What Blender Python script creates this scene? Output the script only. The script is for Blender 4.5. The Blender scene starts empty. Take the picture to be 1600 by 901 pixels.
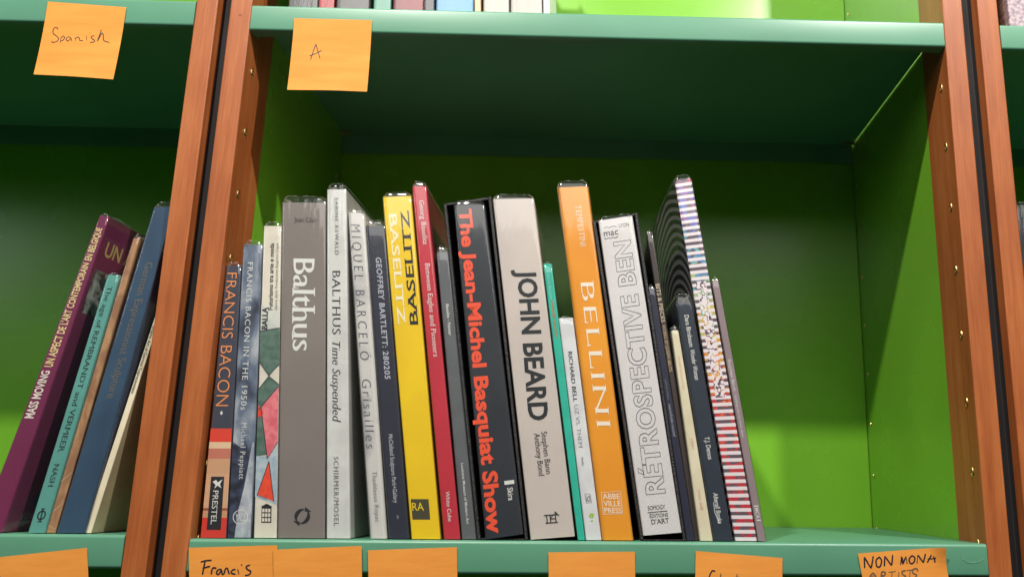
import bpy, math, random
from mathutils import Vector, Matrix
random.seed(7)
S = bpy.context.scene
COL = S.collection

# ------------------------------------------------------------------ camera
CAM = Vector((.3405, -.7702, .0446))
AX_R = Vector((.99940721, -.03346389, .00808623))
AX_U = Vector((-.0154184, -.22506268, .97422229))
AX_F = Vector((.03078136, .97376946, .22544522))
FPX, PPX = 1347.09, 176.26
cd = bpy.data.cameras.new('camera')
cd.sensor_width = 36; cd.lens = FPX / 1600 * 36; cd.shift_x = -PPX / 1600
cd.dof.use_dof = True; cd.dof.focus_distance = .80; cd.dof.aperture_fstop = 9
cd.clip_start = .01; cd.clip_end = 50
co = bpy.data.objects.new('camera', cd); COL.objects.link(co)
co.matrix_world = Matrix(((AX_R.x, AX_U.x, -AX_F.x, CAM.x), (AX_R.y, AX_U.y, -AX_F.y, CAM.y),
                          (AX_R.z, AX_U.z, -AX_F.z, CAM.z), (0, 0, 0, 1)))
S.camera = co

# ------------------------------------------------------------------ light and exposure
w = bpy.data.worlds.new('World'); S.world = w; w.use_nodes = True
bg = w.node_tree.nodes['Background']
bg.inputs[0].default_value = (1, .97, .92, 1); bg.inputs[1].default_value = .055
_N, _L = w.node_tree.nodes, w.node_tree.links          # a dim room: dark floor below, paler ceiling above
_tc = _N.new('ShaderNodeTexCoord'); _sp = _N.new('ShaderNodeSeparateXYZ'); _rr = _N.new('ShaderNodeValToRGB')
_mr = _N.new('ShaderNodeMapRange'); _mr.inputs[1].default_value = -1; _mr.inputs[2].default_value = 1
_L.new(_tc.outputs['Generated'], _sp.inputs[0]); _L.new(_sp.outputs[2], _mr.inputs[0]); _L.new(_mr.outputs[0], _rr.inputs[0])
_e = _rr.color_ramp.elements; _e[0].position = .40; _e[0].color = (.02, .018, .016, 1); _e[1].position = .62; _e[1].color = (1, .97, .92, 1)
_L.new(_rr.outputs[0], bg.inputs[0]); bg.inputs[1].default_value = .06
S.view_settings.view_transform = 'Standard'; S.view_settings.look = 'None'
S.view_settings.exposure = 0; S.view_settings.gamma = 1

def lamp(name, loc, target, power, size, color, spot=None, blend=.6):
    if spot:
        l = bpy.data.lights.new(name, 'SPOT'); l.spot_size = math.radians(spot); l.spot_blend = blend
        l.shadow_soft_size = size
    else:
        l = bpy.data.lights.new(name, 'AREA'); l.shape = 'RECTANGLE'; l.size, l.size_y = size
    l.energy = power; l.color = color
    o = bpy.data.objects.new(name, l); COL.objects.link(o)
    o.location = loc
    o.rotation_euler = (Vector(target) - Vector(loc)).to_track_quat('-Z', 'Y').to_euler()
    return o
lamp('ceiling_spot', (-.22, -1.12, 1.74), (.4, 0, .2), 150, .035, (1, .94, .86), 85)
lamp('ceiling_spot', (.98, -.84, 1.42), (.55, 0, .3), 90, .028, (1, .95, .88), 95)
lamp('added_soft_fill', (.6, -1.95, 1.45), (.4, 0, .2), 17, (2.6, 1.1), (1, .97, .93))  # added unseen soft fill: lifts the back panels and gives the paint something to reflect
lamp('added_edge_light', (-1.9, -1.5, 1.05), (.3, 0, .2), 4, (.35, .8), (.82, .92, 1))  # added cool area light at left, draws pale highlights along the sleeve edges

# ------------------------------------------------------------------ helpers
def at(px, py, Y):
    "the point of the plane y = Y that the photograph (1600 x 901) shows at px, py"
    d = AX_F + AX_R * ((px - 800 - PPX) / FPX) + AX_U * ((450.5 - py) / FPX)
    return CAM + d * ((Y - CAM.y) / d.y)
def py_of(p):
    d = p - CAM
    return 450.5 - FPX * d.dot(AX_U) / d.dot(AX_F)

def mesh(name, vs, fs, mats, parent=None, smooth=False, base=(0, 0, 0), mi=None, uv=None):
    b = Vector(base)
    m = bpy.data.meshes.new(name)
    m.from_pydata([tuple(Vector(v) - b) for v in vs], [], fs)
    for k in (mats if isinstance(mats, (list, tuple)) else [mats]): m.materials.append(k)
    if mi: m.polygons.foreach_set('material_index', mi)
    if smooth: m.polygons.foreach_set('use_smooth', [True] * len(m.polygons))
    if uv:
        L = m.uv_layers.new(name='uv')
        for p in m.polygons:
            for li, vi in zip(p.loop_indices, p.vertices): L.data[li].uv = uv[vi]
    m.update()
    o = bpy.data.objects.new(name, m); COL.objects.link(o)
    if parent: o.parent = parent
    else: o.location = b
    return o

def thing(name, label, cat, loc, group=None):
    o = bpy.data.objects.new(name, None); COL.objects.link(o); o.location = loc
    o.empty_display_size = .02
    o['label'] = label; o['category'] = cat
    if group: o['group'] = group
    return o

def box_vf(x0, x1, y0, y1, z0, z1, bev=0):
    if not bev:
        v = [(x0, y0, z0), (x1, y0, z0), (x1, y1, z0), (x0, y1, z0), (x0, y0, z1), (x1, y0, z1), (x1, y1, z1), (x0, y1, z1)]
        f = [(0, 3, 2, 1), (4, 5, 6, 7), (0, 1, 5, 4), (1, 2, 6, 5), (2, 3, 7, 6), (3, 0, 4, 7)]
        return v, f
    ring = []
    for cx, cy, a in ((x0 + bev, y0 + bev, 180), (x1 - bev, y0 + bev, 270), (x1 - bev, y1 - bev, 0), (x0 + bev, y1 - bev, 90)):
        for k in range(4):
            t = math.radians(a + 30 * k); ring.append((cx + bev * math.cos(t), cy + bev * math.sin(t)))
    n = len(ring)
    v = [(x, y, z0) for x, y in ring] + [(x, y, z1) for x, y in ring]
    f = [(i, (i + 1) % n, n + (i + 1) % n, n + i) for i in range(n)] + [tuple(range(n))[::-1], tuple(range(n, 2 * n))]
    return v, f

# ------------------------------------------------------------------ materials
def nm(name):
    m = bpy.data.materials.new(name); m.use_nodes = True
    nt = m.node_tree; return m, nt, nt.nodes['Principled BSDF'], nt.nodes, nt.links
def srgb(r, g, b):
    f = lambda c: (c / 255) / 12.92 if c / 255 <= .04045 else ((c / 255 + .055) / 1.055) ** 2.4
    return (f(r), f(g), f(b), 1)
def noise_bump(N, L, P, scale, strength, dist=.0005, coord='Object', stretch=None, detail=3):
    tc = N.new('ShaderNodeTexCoord'); no = N.new('ShaderNodeTexNoise'); bu = N.new('ShaderNodeBump')
    no.inputs['Scale'].default_value = scale; no.inputs['Detail'].default_value = detail
    bu.inputs['Strength'].default_value = strength; bu.inputs['Distance'].default_value = dist
    src = tc.outputs[coord]
    if stretch:
        mp = N.new('ShaderNodeMapping'); mp.inputs['Scale'].default_value = stretch
        L.new(src, mp.inputs[0]); src = mp.outputs[0]
    L.new(src, no.inputs['Vector']); L.new(no.outputs[0], bu.inputs['Height']); L.new(bu.outputs[0], P.inputs['Normal'])
    return no
def ramp(N, stops, interp='LINEAR'):
    r = N.new('ShaderNodeValToRGB'); r.color_ramp.interpolation = interp
    while len(r.color_ramp.elements) < len(stops): r.color_ramp.elements.new(.5)
    for e, (p, c) in zip(r.color_ramp.elements, stops): e.position = p; e.color = c
    return r
def vary(c, k): return (c[0] * k, c[1] * k, c[2] * k, 1)

def paint(name, c, rough=.38, var=.06, bump=.15):
    m, nt, P, N, L = nm(name)
    P.inputs['Roughness'].default_value = rough
    noise_bump(N, L, P, 900, bump, .0002)
    tc = N.new('ShaderNodeTexCoord'); n2 = N.new('ShaderNodeTexNoise'); n2.inputs['Scale'].default_value = 9; n2.inputs['Detail'].default_value = 6
    L.new(tc.outputs['Object'], n2.inputs['Vector'])
    r = ramp(N, [(.3, vary(c, 1 - var)), (.7, vary(c, 1 + var))]); L.new(n2.outputs[0], r.inputs[0]); L.new(r.outputs[0], P.inputs['Base Color'])
    # faint smudges in the gloss
    mr = N.new('ShaderNodeMapRange'); mr.inputs[3].default_value = rough * .8; mr.inputs[4].default_value = rough * 1.25
    L.new(n2.outputs[0], mr.inputs[0]); L.new(mr.outputs[0], P.inputs['Roughness'])
    # a few dust specks and rubbed spots
    n4 = N.new('ShaderNodeTexNoise'); n4.inputs['Scale'].default_value = 260; n4.inputs['Detail'].default_value = 1; L.new(tc.outputs['Object'], n4.inputs['Vector'])
    gt = N.new('ShaderNodeMapRange'); gt.inputs[1].default_value = .76; gt.inputs[2].default_value = .80; gt.inputs[4].default_value = .22; L.new(n4.outputs[0], gt.inputs[0])
    mx = N.new('ShaderNodeMix'); mx.data_type = 'RGBA'; mx.inputs['B'].default_value = vary(c, 1.9); L.new(gt.outputs[0], mx.inputs['Factor'])
    L.new(r.outputs[0], mx.inputs['A']); L.new(mx.outputs['Result'], P.inputs['Base Color'])
    return m
M_SHELF = paint('shelf_green_paint', (.100, .285, .180, 1), .34)
M_PANEL = paint('panel_green_paint', (.180, .450, .030, 1), .26)
M_GAP = paint('black_gap_strip', (.004, .004, .005, 1), .8)

def wood(name, seed):
    m, nt, P, N, L = nm(name)
    tc = N.new('ShaderNodeTexCoord'); mp = N.new('ShaderNodeMapping'); mp.inputs['Scale'].default_value = (1, 1, .03)
    mp.inputs['Location'].default_value = (seed, seed * .7, seed * 1.3)
    L.new(tc.outputs['Object'], mp.inputs[0])
    a = N.new('ShaderNodeTexNoise'); a.inputs['Scale'].default_value = 85; a.inputs['Detail'].default_value = 8; a.inputs['Roughness'].default_value = .62
    a.inputs['Distortion'].default_value = .6
    b = N.new('ShaderNodeTexNoise'); b.inputs['Scale'].default_value = 900; b.inputs['Detail'].default_value = 3
    mp2 = N.new('ShaderNodeMapping'); mp2.inputs['Scale'].default_value = (1, 1, .5); L.new(tc.outputs['Object'], mp2.inputs[0])
    c = N.new('ShaderNodeTexNoise'); c.inputs['Scale'].default_value = 22; c.inputs['Detail'].default_value = 5
    L.new(mp.outputs[0], a.inputs['Vector']); L.new(mp.outputs[0], b.inputs['Vector']); L.new(mp2.outputs[0], c.inputs['Vector'])
    r = ramp(N, [(.28, (.18, .042, .012, 1)), (.40, (.31, .080, .020, 1)), (.54, (.40, .116, .030, 1)), (.70, (.50, .175, .055, 1))])
    mx = N.new('ShaderNodeMath'); mx.operation = 'MULTIPLY_ADD'; mx.inputs[1].default_value = .30
    L.new(b.outputs[0], mx.inputs[0])
    ad = N.new('ShaderNodeMath'); ad.operation = 'MULTIPLY_ADD'; ad.inputs[1].default_value = .4; ad.inputs[2].default_value = -.09
    L.new(c.outputs[0], ad.inputs[0])
    h = N.new('ShaderNodeMath'); h.operation = 'MULTIPLY_ADD'; h.inputs[1].default_value = .50
    L.new(a.outputs[0], h.inputs[0]); L.new(ad.outputs[0], h.inputs[2]); L.new(h.outputs[0], mx.inputs[2])
    L.new(mx.outputs[0], r.inputs[0]); L.new(r.outputs[0], P.inputs['Base Color'])
    bu = N.new('ShaderNodeBump'); bu.inputs['Strength'].default_value = .25; bu.inputs['Distance'].default_value = .0003
    L.new(b.outputs[0], bu.inputs['Height']); L.new(bu.outputs[0], P.inputs['Normal'])
    P.inputs['Roughness'].default_value = .42
    return m
M_WOOD = [wood('cherry_wood', s) for s in (0, 3.1, 7.7, 12.4)]

def plain(name, c, rough=.5, metal=0, bump=.1, scale=700):
    m, nt, P, N, L = nm(name); P.inputs['Base Color'].default_value = c
    P.inputs['Roughness'].default_value = rough; P.inputs['Metallic'].default_value = metal
    noise_bump(N, L, P, scale, bump, .0002)
    return m
M_BRASS = plain('brass', (.72, .50, .20, 1), .28, 1)
M_HOLE = plain('dark_hole', (.01, .008, .006, 1), .8)
_pm = {}
def ink(r, g, b, rough=.45):
    k = (r, g, b, rough)
    if k not in _pm: _pm[k] = plain('print_%d_%d_%d' % (r, g, b), srgb(r, g, b), rough)
    return _pm[k]
def card(name, c1, c2=None, scale=40, rough=.42, stretch=(1, 1, 1), detail=5, lo=.4, hi=.6, bump=.12, mids=None):
    "a printed cover: one ground colour, or a mottled one"
    m, nt, P, N, L = nm(name)
    if c2 is None: c2 = vary(c1, .88)
    tc = N.new('ShaderNodeTexCoord'); mp = N.new('ShaderNodeMapping'); mp.inputs['Scale'].default_value = stretch
    no = N.new('ShaderNodeTexNoise'); no.inputs['Scale'].default_value = scale; no.inputs['Detail'].default_value = detail; no.inputs['Distortion'].default_value = .4
    L.new(tc.outputs['Object'], mp.inputs[0]); L.new(mp.outputs[0], no.inputs['Vector'])
    r = ramp(N, [(lo, c1)] + (mids or []) + [(hi, c2)]); L.new(no.outputs[0], r.inputs[0]); L.new(r.outputs[0], P.inputs['Base Color'])
    P.inputs['Roughness'].default_value = rough
    bu = N.new('ShaderNodeBump'); n3 = N.new('ShaderNodeTexNoise'); n3.inputs['Scale'].default_value = 600
    bu.inputs['Strength'].default_value = bump; bu.inputs['Distance'].default_value = .0003
    L.new(tc.outputs['Object'], n3.inputs['Vector']); L.new(n3.outputs[0], bu.inputs['Height']); L.new(bu.outputs[0], P.inputs['Normal'])
    return m
M_PAGES = card('paper_pages', (.72, .66, .52, 1), (.55, .49, .36, 1), 400, .8, (1, 1, .02))

def film_mat(name, edge=False):
    m = bpy.data.materials.new(name); m.use_nodes = True
    nt = m.node_tree; N, L = nt.nodes, nt.links; N.clear()
    out = N.new('ShaderNodeOutputMaterial'); tr = N.new('ShaderNodeBsdfTransparent'); gl = N.new('ShaderNodeBsdfGlossy')
    df = N.new('ShaderNodeBsdfDiffuse'); m1 = N.new('ShaderNodeMixShader'); m2 = N.new('ShaderNodeMixShader'); geo = N.new('ShaderNodeNewGeometry')
    tr.inputs[0].default_value = (.97, .975, .975, 1); gl.inputs['Roughness'].default_value = .09
    gl.inputs[0].default_value = (1, 1, 1, 1); df.inputs[0].default_value = (.85, .87, .88, 1)
    tc = N.new('ShaderNodeTexCoord'); mp = N.new('ShaderNodeMapping'); mp.inputs['Scale'].default_value = (1, 1, .22)
    no = N.new('ShaderNodeTexNoise'); no.inputs['Scale'].default_value = 75; no.inputs['Detail'].default_value = 3
    bu = N.new('ShaderNodeBump'); bu.inputs['Strength'].default_value = .5; bu.inputs['Distance'].default_value = .0008
    L.new(tc.outputs['Object'], mp.inputs[0]); L.new(mp.outputs[0], no.inputs['Vector']); L.new(no.outputs[0], bu.inputs['Height'])
    for s in (gl, df): L.new(bu.outputs[0], s.inputs['Normal'])
    # thin sheet: Schlick reflectance of both faces, the same from either side
    dt = N.new('ShaderNodeVectorMath'); dt.operation = 'DOT_PRODUCT'; L.new(geo.outputs['Incoming'], dt.inputs[0]); L.new(bu.outputs[0], dt.inputs[1])
    def mt(op, a, b):
        n = N.new('ShaderNodeMath'); n.operation = op; n.use_clamp = op != 'ABSOLUTE'
        for i, v in enumerate((a, b)):
            if v is None: continue
            if isinstance(v, (int, float)): n.inputs[i].default_value = v
            else: L.new(v, n.inputs[i])
        return n.outputs[0]
    f5 = mt('POWER', mt('SUBTRACT', 1, mt('ABSOLUTE', dt.outputs['Value'], None)), 5)
    kk = mt('ADD', mt('MULTIPLY', f5, .9), .085)
    L.new(kk, m1.inputs[0]); L.new(tr.outputs[0], m1.inputs[1]); L.new(gl.outputs[0], m1.inputs[2])
    m2.inputs[0].default_value = .45 if edge else .012
    L.new(m1.outputs[0], m2.inputs[1]); L.new(df.outputs[0], m2.inputs[2]); L.new(m2.outputs[0], out.inputs[0])
    return m
M_FILM = film_mat('clear_plastic'); M_FEDGE = film_mat('clear_plastic_cut_edge_highlight', True)  # cut edge is whitened: its bright highlight is put into the colour

# ------------------------------------------------------------------ bookcases
BW, BD, TH = .68, .3185, .0275          # clear width, depth, lip height
ZL, ZH = -.56, 1.06
def make_shelf(parent, x0, x1, ztop, label=None):
    # folded sheet: profile in (y, z), front lip, top, back lip
    out, t, r = [], .0016, .0030
    def arc(cy, cz, rr, a0, a1, n=5): return [(cy + rr * math.cos(math.radians(a0 + (a1 - a0) * k / n)), cz + rr * math.sin(math.radians(a0 + (a1 - a0) * k / n))) for k in range(n + 1)]
    o = [(.012, -TH), (r, -TH)] + arc(r, -TH + r, r, 270, 180)[1:] + arc(r, -r, r, 180, 90) + arc(BD - .003 - r, -r, r, 90, 0) + [(BD - .003, -TH)]
    i = [(BD - .003 - t, -TH), (BD - .003 - t, -t), (t, -t), (t, -TH + t), (.012, -TH + t)]
    P = o + i; n = len(P)
    x0 -= .0019; x1 += .0019
    xs = [x0 + .0004] + [x0 + (x1 - x0) * k / 8 for k in range(1, 8)] + [x1 - .0004]
    vs = [(x, y, ztop + z) for x in xs for y, z in P]
    fs = [(k * n + j, k * n + (j + 1) % n, (k + 1) * n + (j + 1) % n, (k + 1) * n + j) for k in range(len(xs) - 1) for j in range(n)]
    fs += [tuple(range(n))[::-1], tuple(range((len(xs) - 1) * n, len(xs) * n))]
    s = mesh('shelf', vs, fs, M_SHELF, parent)
    s.data.polygons.foreach_set('use_smooth', [True] * len(s.data.polygons))
    s.modifiers.new('edge', 'EDGE_SPLIT').split_angle = math.radians(35)
    # folded end tabs at the front corners
    for xa, xb in ((x0 + .0004, x0 + .002), (x1 - .002, x1 - .0004)):
        v, f = box_vf(xa, xb, .0025, .02, ztop - TH + .0017, ztop - .0018)
        mesh('end_tab', v, f, M_SHELF, s)
    return s
def rod(p, q, r, n=8):
    p, q = Vector(p), Vector(q); d = (q - p).normalized(); a = d.orthogonal().normalized(); b = d.cross(a)
    vs = [tuple(c + (a * math.cos(2 * math.pi * k / n) + b * math.sin(2 * math.pi * k / n)) * r) for c in (p, q) for k in range(n)]
    return vs, [(k, (k + 1) % n, n + (k + 1) % n, n + k) for k in range(n)] + [tuple(range(n))[::-1], tuple(range(n, 2 * n))]

def socket_mesh():
    # oval brass socket with a raised rim, a dark slot and a brass tongue; faces +X at x = 0
    vs, fs, mi = [], [], []
    n = 16; rings = [(.0027, .0049, 0), (.0024, .0045, .0007), (.0017, .0036, .0006), (.0015, .0033, -.0004)]
    for a, b, x in rings:
        for k in range(n):
            t = 2 * math.pi * k / n; vs.append((x, a * math.cos(t), b * math.sin(t)))
    for j in range(3):
        for k in range(n): fs.append((j * n + k, j * n + (k + 1) % n, (j + 1) * n + (k + 1) % n, (j + 1) * n + k)); mi.append(0)
    fs.append(tuple(range(3 * n, 4 * n))); mi.append(1)
    b = len(vs)
    for x in (-.0003, .0005):
        for y, z in ((-.0011, -.0026), (.0011, -.0026), (.0011, -.0010), (-.0011, -.0010)): vs.append((x, y, z))
    for q in ((4, 5, 6, 7), (0, 1, 5, 4), (1, 2, 6, 5), (2, 3, 7, 6), (3, 0, 4, 7)): fs.append(tuple(b + i for i in q)); mi.append(0)
    b = len(vs)
    for x in (-.0003, .0004):
        for y, z in ((-.0010, .0004), (.0010, .0004), (.0010, .0011), (-.0010, .0011)): vs.append((x, y, z))
    for q in ((4, 5, 6, 7), (0, 1, 5, 4), (1, 2, 6, 5), (2, 3, 7, 6), (3, 0, 4, 7)): fs.append(tuple(b + i for i in q)); mi.append(0)
    m = bpy.data.meshes.new('pin_socket'); m.from_pydata(vs, [], fs); m.materials.append(M_BRASS); m.materials.append(M_HOLE)
    m.polygons.foreach_set('material_index', mi); m.update(); return m
SOCK = socket_mesh()

def bookcase(x0, dz, label, seedw, posts, gap=None):
    x1 = x0 + BW
    t = thing('bookcase', label, 'bookcase', (x0 + BW / 2, 0, ZL), 'bookcases side by side')
    off = t.location.copy()
    def part(name, vf, mat, par=None, **k):
        o = mesh(name, [Vector(v) - off for v in vf[0]], vf[1], mat, par or t, **k); return o
    pw = .0205
    for i, (a, b, face, px) in enumerate(((x0 - .002 - pw, x0 - .002, 1, x0 - .002), (x1 + .002, x1 + .002 + pw, -1, x1 + .002))):
        p = part('post', box_vf(a, b, 0, .060, ZL, ZH, .0012), M_WOOD[(seedw + i) % 4])
        s = part('side_panel', box_vf(a + .0008, b - .0004 if face > 0 else b - .0008, .0604, BD + .016, ZL, ZH), M_PANEL)
        for par, yy in ((p, .0175), (s, .3035)):
            for k in range(-1, 14):
                z = .4384 - .0627 * (7 - k)+.0627 if False else -.0014 + .0628 * k + dz
                if abs(z - 0) < .0 : continue
                if z > .80: continue
                o = bpy.data.objects.new('pin_socket', SOCK); COL.objects.link(o); o.parent = par
                o.location = Vector((px + face * .0001 - (0 if yy < .1 else face * .0004), yy, z)) - off
                if yy > .1: o.scale = (.6, .6, .6)
                if face < 0: o.rotation_euler = (0, 0, math.pi)
    part('back_panel', box_vf(x0 - .0018, x1 + .0018, BD, BD + .012, ZL, ZH), M_PANEL)
    for z in (dz - .50, dz, dz + .5015):
        sh = make_shelf(t, x0, x1, z)
        sh.data.transform(Matrix.Translation(-off))
        for c in sh.children: c.data.transform(Matrix.Translation(-off))
        for xa, xb in ((x0 - .002, x0 + .012), (x1 + .002, x1 - .012)):
            for yy in (.0175, .3035):
                part('shelf_pin', rod((xa, yy, z - .0042), (xb, yy, z - .0042), .0019), M_BRASS, sh)
    if gap is not None:
        part('gap_strip', box_vf(gap[0], gap[1], .0135, .03, ZL, ZH), M_GAP)
    return t
bookcase(0, 0, 'middle bookcase, whose lower shelf carries the long row of wrapped art books', 0, 2, (-.0370, -.0230))
bookcase(-.7375 - .002 + .002, .0030, 'left bookcase cut by the picture edge, with five books leaning right', 2, 2)
bookcase(.7405, -.0010, 'right bookcase of which only a narrow strip shows at the picture edge', 1, 2, (.7032, .7178))

M_KNOT = card('knot_wood', (.10, .028, .010, 1), (.20, .055, .016, 1), 500, .5)
mid = bpy.data.objects['bookcase']; pst = [c for c in mid.children if c.name.startswith('post')][0]
def knot(p, n, a, b):
    "an oval knot with a paler heart, just proud of the post face"
    q = Vector((0, 0, 1)).cross(n)
    V = [p + n * .0001 + q * (a * k * (1 + .12 * math.sin(3 * t)) * math.cos(t)) + Vector((0, 0, b * k * math.sin(t))) for k in (1, .55) for t in [2 * math.pi * i / 14 for i in range(14)]]
    F = [(i, (i + 1) % 14, 14 + (i + 1) % 14, 14 + i) for i in range(14)] + [tuple(range(14, 28))]
    mesh('knot', [v - mid.location for v in V], F, [M_KNOT, M_WOOD[1]], pst, mi=[0] * 14 + [1])
knot(at(375.5, 24, 0), Vector((0, -1, 0)), .0016, .0012)
knot(Vector((-.002, .0105, .247)), Vector((1, 0, 0)), .002, .003)

# ------------------------------------------------------------------ lettering
_cache = {}
CAPH = None
def glyphs(body, bold=0, serif=False, thin=0, shear=0, space=1, outline=0):
    """flat mesh of a line of text in font units: (verts, faces)"""
    key = (body, bold, serif, thin, shear, space, outline)
    if key in _cache: return _cache[key]
    c = bpy.data.curves.new('lettering', 'FONT'); c.body = body; c.offset = bold; c.space_character = space
    c.resolution_u = 3; c.fill_mode = 'FRONT'
    o = bpy.data.objects.new('lettering', c); COL.objects.link(o)
    dg = bpy.context.evaluated_depsgraph_get(); e = o.evaluated_get(dg); me = e.to_mesh()
    V = [[v.co.x, v.co.y] for v in me.vertices]; F = [tuple(p.vertices) for p in me.polygons]
    e.to_mesh_clear(); bpy.data.objects.remove(o); bpy.data.curves.remove(c)
    # merge duplicate points, find the outline
    idx, rem, W = {}, [], []
    for v in V:
        k = (round(v[0], 4), round(v[1], 4))
        if k not in idx: idx[k] = len(W); W.append(v)
        rem.append(idx[k])
    F = [tuple(rem[i] for i in f) for f in F]; F = [f for f in F if len(set(f)) == len(f)]
    cnt = {}
    for f in F:
        for a, b in zip(f, f[1:] + f[:1]): cnt[(a, b)] = cnt.get((a, b), 0) + 1
    edges = [(a, b) for (a, b) in cnt if (b, a) not in cnt]
    # CCW faces: inside is left of a->b; outward normal is right
    up = sum((W[f[1]][0] - W[f[0]][0]) * (W[f[2]][1] - W[f[0]][1]) - (W[f[1]][1] - W[f[0]][1]) * (W[f[2]][0] - W[f[0]][0]) for f in F[:50])
    sg = 1 if up > 0 else -1
    Nn = [[0, 0] for _ in W]
    for a, b in edges:
        dx, dy = W[b][0] - W[a][0], W[b][1] - W[a][1]; l = math.hypot(dx, dy) or 1
        for i in (a, b): Nn[i][0] += sg * dy / l; Nn[i][1] += -sg * dx / l
    for n in Nn:
        l = math.hypot(*n) or 1; n[0] /= l; n[1] /= l
    ch = .73
    extra = []
    if serif:
        for a, b in edges:
            (ax, ay), (bx, by) = W[a], W[b]
            l = abs(ax - bx); h = abs(ay - by)
            x0, x1 = min(ax, bx), max(ax, bx); y = (ay + by) / 2
            nyy = -sg * (bx - ax)
            if h < .012 and .03 < l < .2 and (abs(y) < .02 or y > .48) and ((nyy < 0) == (y < .1)):
                s, q = {1: (.055, .032), 2: (.075, .085), 3: (.085, .04)}[int(serif)]
                d = q if y < .1 else -q
                extra.append(((x0 - s, y), (x1 + s, y), (x1 + s * .5, y + d), (x0 - s * .5, y + d)))
            nxx = sg * (by - ay)
            if l < .012 and .03 < h < .16 and nxx > 0:
                yl, yh = min(ay, by), max(ay, by)
                if abs(yl) < .02: extra.append(((x0 - .03, yl), (x0 + .012, yl), (x0 + .012, yl + .17), (x0 - .012, yl + .17)))
                elif abs(yh - ch) < .03: extra.append(((x0 - .03, yh), (x0 - .012, yh - .17), (x0 + .012, yh - .17), (x0 + .012, yh)))
    if outline:
        VV, FF = [], []
        inner = {}
        for i in {i for e2 in edges for i in e2}:
            inner[i] = len(VV); VV.append((W[i][0] + Nn[i][0] * outline, W[i][1] + Nn[i][1] * outline)); VV.append((W[i][0] - Nn[i][0] * outline, W[i][1] - Nn[i][1] * outline))
        for a, b in edges: FF.append((inner[a], inner[b], inner[b] + 1, inner[a] + 1))
        V2, F2 = VV, FF
    else:
        V2 = [(x - n[0] * thin * .0, y - n[1] * thin) for (x, y), n in zip(W, Nn)]
        F2 = list(F)
    V3 = [(x, y, 0) for x, y in V2]
    for q in extra:
        b = len(V3); V3 += [(x, y, 1) for x, y in q]; F2.append((b, b + 1, b + 2, b + 3))
    if shear: V3 = [(x + y * shear, y, z) for x, y, z in V3]
    _cache[key] = (V3, F2)
    return _cache[key]

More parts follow.
